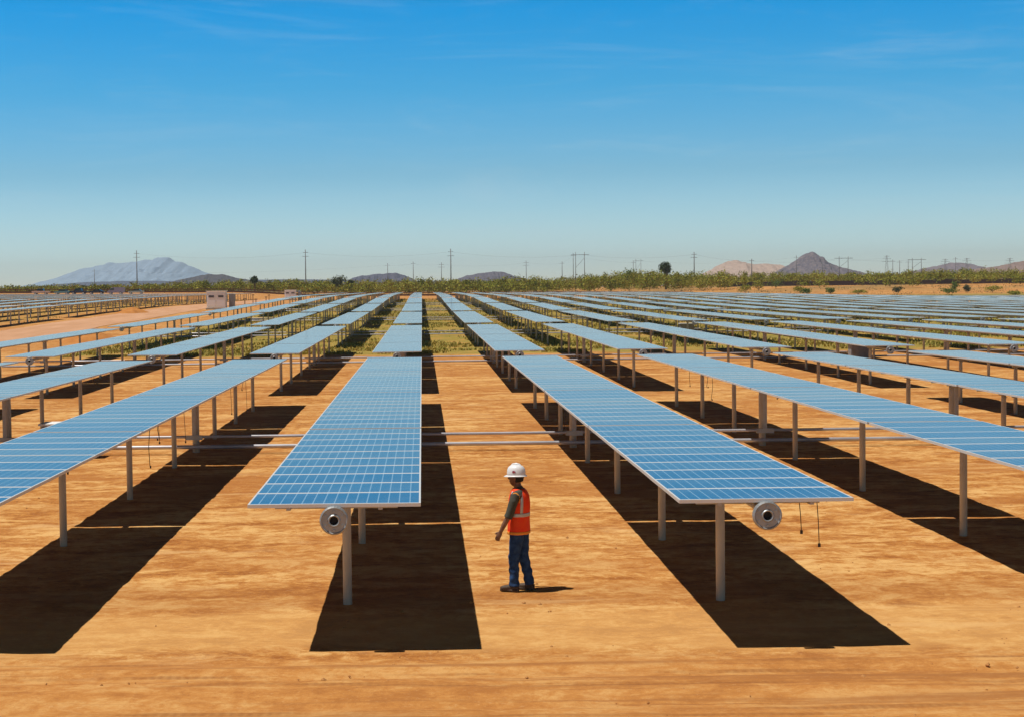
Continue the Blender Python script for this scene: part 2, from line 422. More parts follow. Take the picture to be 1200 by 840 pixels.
def tracker(k, blk, label, group, detail, cable=False):
    x = X0+PX*k; y = YF+PY*blk
    z0 = tz(x, y); z1 = tz(x, y+BL); pitch = math.atan2(z1-z0, BL)
    tilt = R(rs.uniform(-.35, .35)) if blk or k not in (0, 1) else 0
    if detail == 0:
        o = link('solar_panel_row', me_far, None, (x, y, z0), (pitch, 0, 0))
        tag(o, label, 'solar row', group); return o
    root = empty('solar_panel_row', (x, y, z0)); root.rotation_euler = (pitch, R(rs.uniform(-.12, .12)), 0)
    tag(root, label, 'solar row', group)
    for s in range(4):
        yc = s*(SEC+GAP)+SEC/2
        if detail == 2:
            sec = copy_part('panel_section', me_rails, root, (0, yc, TZ), (0, tilt, 0))
            for j in range(10):
                copy_part('solar_panel', me_module, sec, (0, -SEC/2+PL*(j+.5), 0), (R(rs.uniform(-.28, .28)), 0, 0))
        else:
            copy_part('panel_section', me_section, root, (0, yc, TZ), (R(rs.uniform(-.04, .04)), tilt, 0))
    copy_part('torque_tube', me_tube, root, (0, 0, TUBE_Z))
    copy_part('end_flange', me_flange, root, (0, -.02, TUBE_Z-.04))
    for i, p in enumerate(POSTS):
        big = i == 4
        po = copy_part('post', me_bigpost if big else me_post, root, (0, p, 0))
    copy_part('torque_arm', me_arm, root, (0, POSTS[4]-.35, 0))
    if cable:
        for (cx, cy, ln) in {1: ((.50, .5, .42), (.74, .6, .60), (-.6, 7.2, .35)), -1: ((-.8, 9.0, .55), (-.4, 10.5, .7), (.7, 14.2, .5), (.9, 16.5, .7), (.8, 26, .8), (.9, 29, .9)), 0: ((.95, 12.4, .3),)}.get(k, ()):
            b = MB()
            b.tube([(cx, cy, TZ-.06), (cx+.02, cy, TZ-.06-ln*.5), (cx+.03, cy, TZ-.06-ln)], .0055, 5); b.box((cx+.03, cy, TZ-.06-ln), (.03, .02, .045))
            b.build('hanging_cable', M['cable'], root)
        for i in range(6):
            b = MB()
            cx = rnd.uniform(.3, .95)*rnd.choice((-1, 1)); cy = rnd.uniform(.5, BL-1); ln = rnd.uniform(.25, .8)
            b.tube([(cx, cy, TZ-.06), (cx+rnd.uniform(-.04, .04), cy, TZ-.06-ln*.5), (cx+rnd.uniform(-.07, .07), cy, TZ-.06-ln)], .007, 5)
            b.box((cx, cy, TZ-.06-ln), (.025, .025, .05))
            b.build('hanging_cable', M['cable'], root)
    return root

G1 = 'solar panel rows running away from the camera'
rows = []
for blk in range(9):
    yend = YF+PY*blk+BL
    kmax = int((.378*yend-X0)/PX+.45)
    kmin = -3 if blk == 0 else -4
    for k in range(kmin, kmax+1):
        det = 2 if (blk == 0 and k in (-2, -1, 0, 1, 2, 3)) else (1 if blk <= 3 else 0)
        tracker(k, blk, near_label(k, blk), G1, det, cable=(blk == 0 and abs(k) < 3))
# the array beyond the dirt road, left
G2 = 'solar panel rows beyond the dirt road'
for blk in range(3, 9):
    yend = YF+PY*blk+BL
    kmin = int((-.27*yend-X0)/PX)
    for i, k in enumerate(range(-9, kmin-1, -1)):
        if blk == 3 and i > 1: continue
        lb = 'silvery solar row beyond the dirt road, %s from it, %s block' % (nth(i+1), NUM[blk-2])
        tracker(k, blk, lb, G2, 0)

# drive struts across the rows
for blk in range(6):
    y = YF+PY*blk+POSTS[4]-.35
    xa, xb = (-24, .378*y+8)
    if blk == 0: xa = -18
    root = empty('drive_strut', (0, y, 0))
    tag(root, {0: 'pair of long steel pipes crossing low under the front block of rows'}.get(blk, 'long steel pipe pair crossing low under the %s block back' % ORD[blk]), 'pipe', 'drive pipes crossing under the panel rows')
    for (zz, dy, r) in ((.44, 0, .040), (.19, -.25, .055)):
        xs = np.arange(xa, xb, 5.144)
        b = MB(); b.tube([(float(x), dy, tz(x, y)+zz) for x in xs], r, 10)
        b.build('pipe', M['pipe'], root)
# motor boxes on the struts
def motor_box(x, y, lab):
    root = empty('motor_box', (x, y, tz(x, y))); tag(root, lab, 'motor box', 'drive motor boxes beside the pipes')
    b = MB(); b.box((0, 0, .52), (1.15, .7, .72)); b.box((-.45, 0, .08), (.1, .5, .2)); b.box((.45, 0, .08), (.1, .5, .2)); b.build('housing', M['greybox'], root)
    b = MB(); b.box((0, 0, .905), (1.35, .86, .05)); b.build('lid', M['cab'], root)
motor_box(-9.5, YF+POSTS[4]-1.1, 'grey motor box with pale lid under the front rows, left side')
motor_box(24.6, YF+PY+POSTS[4]-1.2, 'dark grey motor box by the pipes of the second block back')
motor_box(22.8, YF+2*PY+POSTS[4]-1.2, 'small grey motor box by the pipes of the third block back')

# ------------------------------------------------------------------ cabinets, soil heaps, stakes, cars beyond
def cabinet(x, y, w, d, h, lab):
    root = empty('inverter_cabinet', (x, y, tz(x, y))); tag(root, lab, 'cabinet', 'inverter cabinets by the dirt road')
    b = MB(); b.box((0, 0, h/2+.15), (w, d, h-.3)); b.build('body', M['cab'], root)
    b = MB(); b.box((0, 0, .0), (w+.3, d+.3, .5)); b.build('plinth', noisy('plinth_concrete', (.35, .33, .31), (.45, .43, .4), 3, .9), root)
    b = MB(); b.box((0, 0, h+.04), (w+.25, d+.25, .09)); b.build('roof', M['cab'], root)
    for i in range(2):
        b = MB(); b.box((-w/4+i*w/2, -d/2-.02, h/2+.15), (w*.42, .04, h*.72)); 
        dr = b.build('door', noisy('door_lilac', (.88, .85, .91), (.90, .88, .92), 2, .5), root)
        b = MB(); b.box((-w/4+i*w/2, -d/2-.05, h*.72), (w*.28, .03, .35)); b.build('vent', M['cabdark'], dr)
    b = MB(); b.box((w/2+.9, .1, h*.42), (.9, .7, h*.84)); b.build('side_unit', M['greybox'], root)
cabinet(-32.6, 255, 3.0, 1.8, 2.9, 'large pale inverter cabinet with two doors at the dirt road edge')
cabinet(-34.4, 420, 2.9, 1.8, 2.6, 'smaller pale inverter cabinet farther back at the end of the rows')

def heap(x, y, rx, ry, h, lab):
    n, k = 40, 12; v = [(0, 0, h)]; f = []
    for i in range(1, k+1):
        t = i/k
        for j in range(n):
            a = 2*math.pi*j/n; w = 1+.25*float(fbm(math.cos(a)*1.5+3, math.sin(a)*1.5+x, 2, 3)-.5)*2
            px, py = rx*t*w*math.cos(a), ry*t*w*math.sin(a)
            v.append((px, py, h*max(0, 1-t**1.3)*(.75+.5*float(fbm(px*.8+x, py*.8, 6, 3)))-.06*t))
    for j in range(n): f.append((0, 1+j, 1+(j+1) % n))
    for i in range(k-1):
        for j in range(n): f.append((1+i*n+j, 1+(i+1)*n+j, 1+(i+1)*n+(j+1) % n, 1+i*n+(j+1) % n))
    b = MB(); b.add(v, f, 0, True); o = b.build('soil_heap', SOILR, None, (x, y, tz(x, y)))
    tag(o, lab, 'soil heap', 'heaps of red soil beside the road')
SOILR = noisy('heap_soil', (.42, .16, .045), (.55, .24, .07), 1.2, .95, 0, .1, .4)
heap(-27.6, 134, 2.6, 5.0, .95, 'low heap of reddish soil between dirt road and outer row')
heap(-42.5, 235, 2.4, 5.0, .8, 'small reddish soil heap at the far edge of the dirt road')

# parked vehicles beyond the left array
def wheel_mesh(r=.34):
    b = MB(); b.tube([(0, -.11, 0), (0, .11, 0)], r, 16); return b.mesh('wheel', mat('tyre_rubber', (.02, .02, .02), .8))
me_wheel = wheel_mesh()
me_rim = None
b = MB(); b.tube([(0, -.125, 0), (0, .125, 0)], .19, 12); me_rim = b.mesh('rim', M['alu'])
glass = mat('car_glass', (.02, .03, .035), .08)
def vehicle(name, x, y, col, kind, lab, rz=0):
    root = empty(name, (x, y, tz(x, y)), rz); tag(root, lab, {'pickup_truck': 'pickup', 'parked_car': 'car', 'van': 'van'}[name], 'vehicles parked beyond the far array')
    p = mat(name+'_paint', col, .3); L = 5.2 if kind == 'pickup' else 4.6; w = 1.85
    if kind == 'pickup': prof = [(-2.6, .45), (-2.6, 1.0), (-1.5, 1.08), (-.9, 1.10), (-.9, 1.02), (2.6, 1.02), (2.6, .45)]; cab = [(-1.35, 1.06), (-.75, 1.75), (.75, 1.78), (.95, 1.04)]
    elif kind == 'van': prof = [(-2.5, .4), (-2.5, .95), (-1.9, 1.15), (-1.3, 1.9), (-1., 2.05), (2.5, 2.05), (2.5, .4)]; cab = [(-1.75, 1.2), (-1.25, 1.82), (-.4, 1.82), (-.4, 1.2)]
    else: prof = [(-2.3, .4), (-2.3, .8), (-1.2, .95), (1.7, .98), (2.3, .9), (2.3, .4)]; cab = [(-1.15, .95), (-.45, 1.42), (.9, 1.44), (1.7, .96)]
    def ext(pr, hw, bb, ins=0):
        n = len(pr); v = [(a, -hw+(ins if z > 1.3 else 0), z) for a, z in pr]+[(a, hw-(ins if z > 1.3 else 0), z) for a, z in pr]
        f = [tuple(range(n)), tuple(reversed(range(n, 2*n)))]+[(i, i+n, (i+1) % n+n, (i+1) % n) for i in range(n)]
        bb.add(v, f)
    b = MB(); ext(prof, w/2, b); body = b.build('body', p, root)
    if kind == 'van':
        b = MB(); ext(cab, w/2+.01, b); b.build('window', glass, root)
    else:
        b = MB(); ext(cab, w/2-.04, b, .1); b.build('window', glass, root)
        b = MB(); b.box(((cab[1][0]+cab[2][0])/2, 0, cab[1][1]+.03), (cab[2][0]-cab[1][0], w-.3, .05)); b.build('roof', p, root)
    for sx in (-1.55, 1.55):
        for sy in (-1, 1):
            wh = link('wheel', me_wheel, root, (sx, sy*(w/2-.1), .34)); link('rim', me_rim, wh)
    for sy in (-.65, .65):
        b = MB(); b.box((prof[0][0]-.01, sy, .75), (.05, .3, .16)); b.build('headlight', mat('lamp_glass', (.8, .8, .78), .2), root)
    return root
vy = 480
for nm, px, col, kind, lab in (('pickup_truck', -114, (.55, .42, .40), 'pickup', 'pale pinkish pickup parked far left beyond the panels'),
        ('parked_car', -107.6, (.10, .25, .33), 'car', 'small teal car parked beside the pale pickup'),
        ('pickup_truck', -102.6, (.010, .014, .06), 'pickup', 'navy pickup parked left of the dark car'),
        ('parked_car', -97.3, (.012, .012, .05), 'car', 'dark navy car between the navy pickup and the mauve van'),
        ('van', -91.5, (.25, .24, .38), 'van', 'greyish mauve van taller than the cars around it'),
        ('parked_car', -85.5, (.38, .48, .52), 'car', 'pale blue grey car parked right of the mauve van')):
    vehicle(nm, px, vy, col, kind, lab, R(rnd.uniform(-6, 6)))
# workmen's stakes and small equipment by the cabinet
stake_m = mat('stake_wood', (.45, .30, .16), .8)
for i, (px, py, hh) in enumerate(((-29.6, 268, 1.6), (-29.5, 285, 1.3), (-31.6, 300, 2.0), (-30.9, 318, 1.5), (-32.4, 340, 1.8))):
    b = MB(); b.box((0, 0, hh/2), (.16, .16, hh)); b.box((0, 0, hh-.1), (.5, .06, .18))
    o = b.build('marker_stake', stake_m, None, (px, py, tz(px, py))); tag(o, 'short wooden marker stake with cross board beside the inverter cabinet', 'stake', 'marker stakes beside the cabinet')

# ------------------------------------------------------------------ grass between the far rows
def tri_cloud(name, P, size, m, tall=1.0, parent=None, flat=False):
    """one triangle per point, random orientation"""
    n = len(P); a = rs.uniform(0, 2*np.pi, n); s = size if np.ndim(size) else np.full(n, size)
    s = s*rs.uniform(.6, 1.3, n)
    v = np.zeros((n, 3, 3))
    if flat:   # upright blades
        d = np.stack([np.cos(a), np.sin(a), np.zeros(n)], -1)
        v[:, 0] = P-d*s[:, None]*.35; v[:, 1] = P+d*s[:, None]*.35
        v[:, 2] = P+np.stack([rs.normal(0, .3, n)*s, rs.normal(0, .3, n)*s, s*tall], -1)
    else:
        for k in range(3):
            q = rs.normal(0, 1, (n, 3)); q /= np.linalg.norm(q, axis=1)[:, None]; v[:, k] = P+q*s[:, None]*.6
    me = bpy.data.meshes.new(name); me.vertices.add(3*n); me.vertices.foreach_set('co', v.reshape(-1))
    me.loops.add(3*n); me.loops.foreach_set('vertex_index', np.arange(3*n)); me.polygons.add(n)
    me.polygons.foreach_set('loop_start', np.arange(n)*3); me.update(); me.materials.append(m)
    return link(name, me, parent)
def leaf_mat(name, cols, nscale=.15, sc2=1.2):
    m = mat(name, cols[0], .75, 0, .15); t = NT(m)
    g = t.n('ShaderNodeNewGeometry'); r = g.outputs['Random Per Island']
    nz = t.noise(g.outputs['Position'], nscale, 3, .6)
    nz2 = t.noise(g.outputs['Position'], sc2, 2, .5)
    f = t.math('ADD', t.math('MULTIPLY', r, .35), t.math('ADD', t.math('MULTIPLY', nz, .75), t.math('MULTIPLY', nz2, .25)))
    c = t.ramp(f, [(.42+.36*i/(len(cols)-1), q) for i, q in enumerate(cols)]); t.L(c, t.b.inputs['Base Color'])
    return m
M['grass'] = leaf_mat('dry_grass', [(.52, .38, .10), (.44, .36, .08), (.24, .25, .05), (.56, .43, .14)])
def grass_points(n, x0, x1, y0, y1, thr):
    x = rs.uniform(x0, x1, n); y = y0+(y1-y0)*rs.uniform(0, 1, n)**1.5
    keep = (fbm(x*.3, y*.18, 4, 4) > thr-.18*smooth(120, 400, y)*0) & (x < .39*y+6) & (x > -.28*y-6)
    x = x[keep]; y = y[keep]; return np.stack([x, y, ter(x, y)], -1)
pp = np.concatenate([grass_points(110000, -24, 60, 106, 240, .47), grass_points(60000, 40, 100, 130, 300, .44), grass_points(60000, -24, 120, 240, 440, .42), grass_points(14000, -110, -47, 170, 440, .52)])
sz = .10+.07*fbm(pp[:, 0]*.5, pp[:, 1]*.5, 9, 2)+pp[:, 1]*.0003
tag(tri_cloud('grass', pp, sz, M['grass'], .9, None, True), 'dry yellow green grass between the farther panel rows', 'grass', None, 'stuff')

# clods and pebbles on the near soil
n = 900; x = rs.uniform(-9, 14, n); y = 15.5+rs.uniform(0, 1, n)**1.6*30; keep = fbm(x*.35, y*.8, 12, 3) > .47; x, y = x[keep], y[keep]
b = MB(); oct_f = [(0, 2, 4), (2, 1, 4), (1, 3, 4), (3, 0, 4), (2, 0, 5), (1, 2, 5), (3, 1, 5), (0, 3, 5)]
for a, c in zip(x, y):
    s = rnd.choice((.010, .012, .015, .024))*rnd.uniform(.7, 1.3); z = tz(a, c)-.01
    v = [(a-s*rnd.uniform(.8, 1.4), c, z), (a+s*rnd.uniform(.8, 1.4), c, z), (a, c-s, z), (a, c+s, z), (a+rnd.uniform(-.3, .3)*s, c, z+s*rnd.uniform(.6, 1)), (a, c, z-s)]
    b.add(v, oct_f)
tag(b.build('gravel', noisy('clod_soil', (.40, .18, .06), (.55, .28, .11), 3, .95, 0, .1)), 'small loose clods scattered on the near soil', 'gravel', None, 'stuff')

# ------------------------------------------------------------------ vegetation belt
M['brush'] = leaf_mat('mesquite_leaves', [(.055, .075, .007), (.14, .165, .011), (.23, .245, .018), (.34, .30, .05)], .045, .3)
M['darkleaf'] = leaf_mat('dark_leaves', [(.02, .035, .012), (.04, .06, .02), (.07, .09, .03)], .3)
M['greyleaf'] = leaf_mat('grey_green_leaves', [(.04, .055, .025), (.07, .085, .035), (.10, .115, .05)], .3)
M['brightleaf'] = leaf_mat('bright_leaves', [(.06, .10, .015), (.10, .15, .02), (.15, .20, .035)], .3)
M['trunk'] = noisy('bark', (.10, .07, .045), (.18, .13, .08), 3, .9)
def crown_pts(cx, cy, cz, rx, rz, n, lob=6):
    out = []
    for l in range(lob):
        a = rs.uniform(0, 2*np.pi); d = rs.uniform(0, .6)
        c = np.array([cx+rx*d*np.cos(a), cy+rx*d*np.sin(a), cz+rz*rs.uniform(-.35, .45)]); s = rs.uniform(.35, .6)
        q = rs.normal(0, 1, (n//lob, 3)); q /= np.linalg.norm(q, axis=1)[:, None]; q *= rs.uniform(.5, 1, (n//lob, 1))
        out.append(c+q*np.array([rx*s, rx*s, rz*s*1.1]))
    return np.concatenate(out)
# mean height of the belt against X/Y direction
def belt_h(sx): # sx = x/y slope
    return np.interp(sx, [-.28, -.2, -.10, 0, .06, .10, .13, .16, .22, .28, .33, .4], [2.6, 3.0, 4.4, 5.6, 5.8, 6.0, 6.9, 6.0, 5.2, 5.0, 5.6, 5.0])
pts = []; szs = []
for i in range(2300):
    y = 640+560*rs.uniform(0, 1)**1.6; sx = rs.uniform(-.29, .41); x = sx*y
    if sx > .19 and y < 715 and rs.uniform() < .86: continue
    if sx > .20 and 715 < y < 760 and rs.uniform() < .4: continue
    h = 1.45*belt_h(sx)*rs.uniform(.45, 1.0)*(1+.0003*(y-640)); rx = rs.uniform(2.2, 5.5)
    q = crown_pts(x, y, tz(x, y)+h*.52, rx, h*.5, 200); q[:, 2] = np.maximum(q[:, 2], ter(q[:, 0], q[:, 1])+.1)
    pts.append(q)
pts = np.concatenate(pts)
tag(tri_cloud('brush', pts, .74, M['brush']), 'green desert scrub belt along the horizon', 'brush', None, 'stuff')
# low dry weeds in front of it
n = 26000; y = 560+rs.uniform(0, 1, n)*260; sx = rs.uniform(-.29, .41, n); x = sx*y
keep = fbm(x*.05, y*.05, 21, 3) > .50; x, y = x[keep], y[keep]
tag(tri_cloud('dry_weeds', np.stack([x, y, ter(x, y)+.3], -1), .5, leaf_mat('weed', [(.16, .12, .05), (.14, .14, .045), (.24, .18, .08)], .05)), 'low dry weeds in front of the green scrub belt', 'weeds', None, 'stuff')

def tree(name, x, y, h, rx, rz, leaf, lab, cat='tree', group=None, n=1500, tr=.22, size=.62):
    root = empty(name, (x, y, tz(x, y))); tag(root, lab, cat, group)
    b = MB(); base = h-rz*1.6
    b.tube([(0, 0, -.3), (.1, 0, base*.6), (0, .1, max(base, .8)+rz*.4)], [tr, tr*.8, tr*.5], 8)
    for i in range(5):
        a = 2*math.pi*i/5+rnd.random(); b.tube([(0, 0, base*.55), (math.cos(a)*rx*.5, math.sin(a)*rx*.5, base+rz*.7)], [tr*.5, tr*.15], 5)
    b.build('trunk', M['trunk'], root)
    P = crown_pts(0, 0, h-rz, rx, rz, n, 14); P[:, 2] = np.maximum(P[:, 2], .15)
    tri_cloud('crown', P, size, leaf, 1, root)
    return root
def at(px, y): return (px-495)/1883*y
tree('round_tree', at(780, 690), 690, 12.0, 3.1, 3.0, M['darkleaf'], 'dark round-topped tree rising above the scrub belt', n=2600, tr=.5)
tree('desert_tree', at(299, 640), 640, 6.4, 2.0, 1.8, M['darkleaf'], 'small dark lone tree standing above the scrub near the cabinets')
tree('desert_tree', at(396, 660), 660, 8.4, 4.2, 3.2, M['greyleaf'], 'broad grey green tree above the scrub, left of the middle hill')
tree('desert_tree', at(411, 655), 655, 6.2, 2.0, 2.0, M['darkleaf'], 'small dark tree touching the broad grey green tree')
tree('desert_tree', at(737, 700), 700, 9.8, 4.0, 3.0, M['brightleaf'], 'bright green rounded tree left of the dark round-topped tree')
tree('desert_tree', at(546, 650), 650, 6.6, 2.6, 2.2, M['brush'], 'green bushy tree in front of the left end of the second hill')
SH = 'shrubs on the open soil at the far right'
for px, yy, h, rx, lf in ((872, 600, 3.6, 4.2, 'brush'), (888, 620, 4.6, 4, 'brush'), (908, 640, 5.2, 4.6, 'brightleaf'), (936, 600, 2.8, 3.6, 'brush'), (944, 585, 2.3, 2.5, 'brightleaf'),
                          (971, 590, 2.4, 2.4, 'brightleaf'), (1050, 590, 2.6, 2.6, 'darkleaf'), (1108, 575, 2.6, 4, 'brightleaf'), (1116, 600, 4.2, 2.4, 'brightleaf'), (1130, 590, 3.0, 1.8, 'greyleaf'),
                          (1160, 585, 3.0, 4.4, 'brush'), (1186, 560, 1.6, 3, 'brush'), (1004, 585, 1.6, 3.5, 'brush')):
    x_ = at(px, yy); tree('desert_shrub', x_, yy, h, rx, h*.5, M[lf], 'desert shrub on the open soil in front of the scrub belt, far right', 'shrub', SH, 600, .1, .5)

# added dark band for shade among the scrub at right, low fence behind the rows
shadem = noisy('scrub_shade', (.05, .032, .036), (.085, .055, .055), .3, .9)
b = MB(); ya = 700; xs = np.arange(at(850, ya), at(1290, ya), 6.0)
for i, x in enumerate(xs):
    h = .75+.9*float(fbm(x*.06, 0, 5, 3))+(.3 if i % 5 == 0 else 0); b.box((float(x)+3, ya+(i % 2)*.02, tz(x, ya)+h/2+.35), (6.02, 1.4, h+.7))
tag(b.build('scrub_shade_band', shadem), 'long low dark maroon band standing in for shade under the scrub, far right', 'shade band')
root = empty('wire_fence', (0, 560, 0)); tag(root, 'low dark rust brown fence line behind the ends of the rows', 'fence')
nt = noisy('fence_netting', (.10, .045, .03), (.15, .07, .045), .4, .9); b = MB()
xs = np.arange(-170, 96, 4.0)
for i, x in enumerate(xs[:-1]):
    z0, z1 = tz(x, 560), tz(x+4, 560)
    for (lo, hi) in ((.15, .75), (1.15, 1.45)):
        b.add([(float(x), 0, z0+lo), (float(x)+4, 0, z1+lo), (float(x)+4, 0, z1+hi), (float(x), 0, z0+hi), (float(x), .04, z0+lo), (float(x)+4, .04, z1+lo), (float(x)+4, .04, z1+hi), (float(x), .04, z0+hi)],
              [(0, 1, 2, 3), (7, 6, 5, 4), (3, 2, 6, 7), (4, 5, 1, 0)])
b.build('netting', nt, root)
b = MB(); b.box((0, 0, .8), (.12, .12, 1.7)); me_fp = b.mesh('post', M['trunk'])
for x in xs: link('post', me_fp, root, (float(x), .1, tz(x, 560)))

# ------------------------------------------------------------------ utility poles
M['pole'] = noisy('pole_wood', (.13, .135, .15), (.20, .20, .21), 1, .8)
def pole(px, top, y, style, lab):
    hor = 348-.0133*px; x = at(px, y); z = tz(x, y); h = 4.29+(hor-top)*y/1883-z
    root = empty('utility_pole', (x, y, z)); tag(root, lab, 'utility pole', 'utility poles on the horizon')
    w = .0003*y if y < 1000 else .00019*y
    b = MB()
    if style == 'H':
        for s in (-1, 1): b.tube([(s*2.2, 0, 0), (s*2.2, 0, h)], [w*.8, w*.55], 7)
        b.tube([(-2.2, 0, h*.6), (2.2, 0, h*.85)], w*.3, 5); b.build('mast', M['pole'], root)
        b = MB(); b.box((0, 0, h*.93), (9, w*.8, w*.8)); b.build('crossarm', M['pole'], root)
    elif style == 'L':
        for s in (-1, 1):
            for q in (-1, 1): b.tube([(s*1.9, q*1.9, 0), (s*.35, q*.35, h)], w*.28, 5)
        for i in range(9):
            t0 = i/9; t1 = (i+1)/9; a0 = 1.9-1.55*t0; a1 = 1.9-1.55*t1; s = 1 if i % 2 else -1
            b.tube([(s*a0, -a0, h*t0), (-s*a1, -a1, h*t1)], w*.2, 4); b.tube([(-s*a0, a0, h*t0), (s*a1, a1, h*t1)], w*.2, 4)
        b.build('mast', M['pole'], root)
        for zz, ww in ((.78, 9), (.88, 7.5), (.97, 5)):
            b = MB(); b.box((0, 0, h*zz), (ww, w*.7, w*.7)); b.build('crossarm', M['pole'], root)
    else:
        b.tube([(0, 0, 0), (0, 0, h)], [w*1.25, w*.8], 8); b.build('mast', M['pole'], root)
        for zz, ww in ((.84, 3.4), (.93, 2.6)) if style == 'T' else ((.93, 2.4),):
            b = MB(); b.box((0, 0, h*zz), (ww*y/800, w*.7, w*.7)); b.build('crossarm', M['pole'], root)
    return (x, y, z+h*.93)
near_p = [(161, 294, 'T', 'tall pole in front of the pale blue mountain'), (359, 293, 'T', 'tall pole above the scrub right of the cabinets'), (529, 292, 'T', 'tallest pole just left of the second middle hill'),
          (680, 296, 'H', 'twin-legged pole standing over the right part of the field'), (813, 296, 'T', 'tall pole at the left foot of the pinkish hill'), (880, 304, 'S', 'dark pole in front of the pinkish hill'), (987, 301, 'H', 'dark twin-legged pole right of the conical peak'),
          (1072, 303, 'H', 'twin-legged pole left of the lattice towers')]
wires = []
for px, top, st, lb in near_p: wires.append(pole(px, top, 800, st, lb))
far_p = [(111, 316, 'S', 'short thin pole in front of the pale mountain, left of the tall pole'), (455, 309, 'S', 'thin faint pole over the first middle hill'), (485, 307, 'S', 'thin faint pole right of the first middle hill'), (518, 308, 'T', 'short pole beside the tallest pole'),
         (617, 306, 'T', 'short dark pole right of the second middle hill'), (659, 307, 'S', 'thin faint pole left of the twin-legged pole over the field'), (672, 297, 'S', 'faint thin pole touching the twin-legged pole over the field'),
         (748, 304, 'H', 'twin-legged pole left of the dark round-topped tree'), (742, 306, 'S', 'thin pole left of the twin-legged pole near the round tree'), (932, 300, 'S', 'faint pole against the left slope of the conical peak'),
         (962, 303, 'S', 'thin pole against the right slope of the conical peak'), (1037, 300, 'L', 'faint lattice tower, first right of the conical peak'), (1044, 305, 'S', 'thin pole right of the first faint lattice tower'), (1052, 306, 'S', 'thin pole halfway between the faint lattice tower and twin-legged pole'),
         (1062, 306, 'S', 'thin pole just left of the last twin-legged pole'), (1105, 304, 'L', 'lattice tower in front of the low grey hill'), (1130, 303, 'L', 'lattice tower right of the low grey hill crest'), (1117, 302, 'S', 'faint thin pole between the two lattice towers of the grey hill'), (1180, 303, 'L', 'lattice tower in front of the brownish right ridge')]
fw = []
for px, top, st, lb in far_p: fw.append(pole(px, top, 1400, st, lb))
def wire(pts_, lab, off, r):
    b = MB()
    for (a, c) in zip(pts_[:-1], pts_[1:]):
        for o in off:
            seg = []
            for i in range(13):
                t = i/12; seg.append((a[0]+(c[0]-a[0])*t, a[1]+o*.2, a[2]+(c[2]-a[2])*t-4*t*(1-t)*min(3.5, abs(c[0]-a[0])*.03)+o))
            b.tube(seg, r, 4, caps=False)
    o = b.build('power_line', M['pole']); tag(o, lab, 'power line')
wire(wires, 'thin sagging wires strung between the tall nearer poles', (0,), .018)
fw2 = sorted([q for q in fw]); wire(fw2, 'faint wires strung between the distant poles and towers', (0,), .022)

# ------------------------------------------------------------------ hills
def hill(name, prof, y, depth, c1, c2, lab, seed, rough=.12):
    y *= .66; depth *= .66
    """prof: list of (px, top_y) in picture terms converted to metres at distance y"""
    px = np.array([q[0] for q in prof], float); hy = np.array([(348-.0133*q[0]-q[1])*y/1883+4.29 for q in prof])
    X = (px-495)/1883*y; nx = 320; ny = 60
    px2 = np.linspace(px[0], px[-1], 90); hy = np.interp(px2, px, hy)
    hy = hy+(fbm(px2*.12, seed*3.3, seed, 4)-.5)*.16*(hy.max()-hy.min()); X = (px2-495)/1883*y; px = px2
    xs = np.linspace(X[0], X[-1], nx); ys = np.linspace(-depth, depth, ny)
    XA, YA = np.meshgrid(xs, ys)
    hmax = hy.max()
    ridge = (fbm(XA/hmax*1.6, YA/hmax*.8, seed, 6)-.5)
    Xw = XA+ridge*hmax*.25
    P = np.interp(XA+ridge*hmax*.12*0, X, hy)
    d = np.abs(YA)/depth; fall = np.clip(1-d**1.15, 0, 1)
    gul = (1-np.abs(fbm(XA/hmax*3.2, YA/hmax*1.1, seed+3, 5)-.5)*3.2)
    Z = P*(fall*(1-rough*3*np.minimum(1, d*3)*gul)+rough*ridge*np.minimum(1, d*2)*(1-d))-6*d+1.0*0
    v = np.stack([XA, YA+y, Z], -1).reshape(-1, 3); i0 = (np.arange(ny-1)[:, None]*nx+np.arange(nx-1)[None, :]).reshape(-1)
    f = np.stack([i0, i0+1, i0+1+nx, i0+nx], -1)
    me = bpy.data.meshes.new(name); me.from_pydata(v.tolist(), [], f.tolist()); me.update()
    me.polygons.foreach_set('use_smooth', np.ones(len(f), bool))
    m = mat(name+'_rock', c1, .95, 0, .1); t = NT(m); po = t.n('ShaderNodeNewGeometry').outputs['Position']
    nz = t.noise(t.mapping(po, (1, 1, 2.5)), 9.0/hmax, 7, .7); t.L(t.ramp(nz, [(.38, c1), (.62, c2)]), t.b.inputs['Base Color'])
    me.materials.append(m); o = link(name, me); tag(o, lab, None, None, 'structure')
hill('mountain', [(20, 338), (48, 332), (70, 326), (95, 315), (120, 309.5), (140, 308), (158, 307), (172, 304), (188, 302), (202, 303.5), (215, 307.5), (228, 313), (240, 319), (262, 326), (300, 334)], 9000, 1500, (.25, .35, .50), (.28, .38, .51), 'pale blue hazy mountain on the left horizon', 1, .05)  # pale blue of distance haze put into the rock colour
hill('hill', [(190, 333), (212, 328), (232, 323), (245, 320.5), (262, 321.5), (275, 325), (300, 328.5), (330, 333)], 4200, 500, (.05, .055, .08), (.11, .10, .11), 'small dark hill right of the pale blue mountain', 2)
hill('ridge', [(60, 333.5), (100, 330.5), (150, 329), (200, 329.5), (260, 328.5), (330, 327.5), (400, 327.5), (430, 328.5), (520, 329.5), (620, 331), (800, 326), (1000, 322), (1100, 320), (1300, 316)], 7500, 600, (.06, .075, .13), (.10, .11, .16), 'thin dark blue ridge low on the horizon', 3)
hill('hill', [(400, 334), (412, 327), (425, 322.5), (445, 320.8), (465, 319.6), (475, 322), (486, 327.5), (500, 334)], 4600, 480, (.05, .06, .11), (.13, .12, .16), 'flat-topped dark blue hill, first of two in the middle', 4)
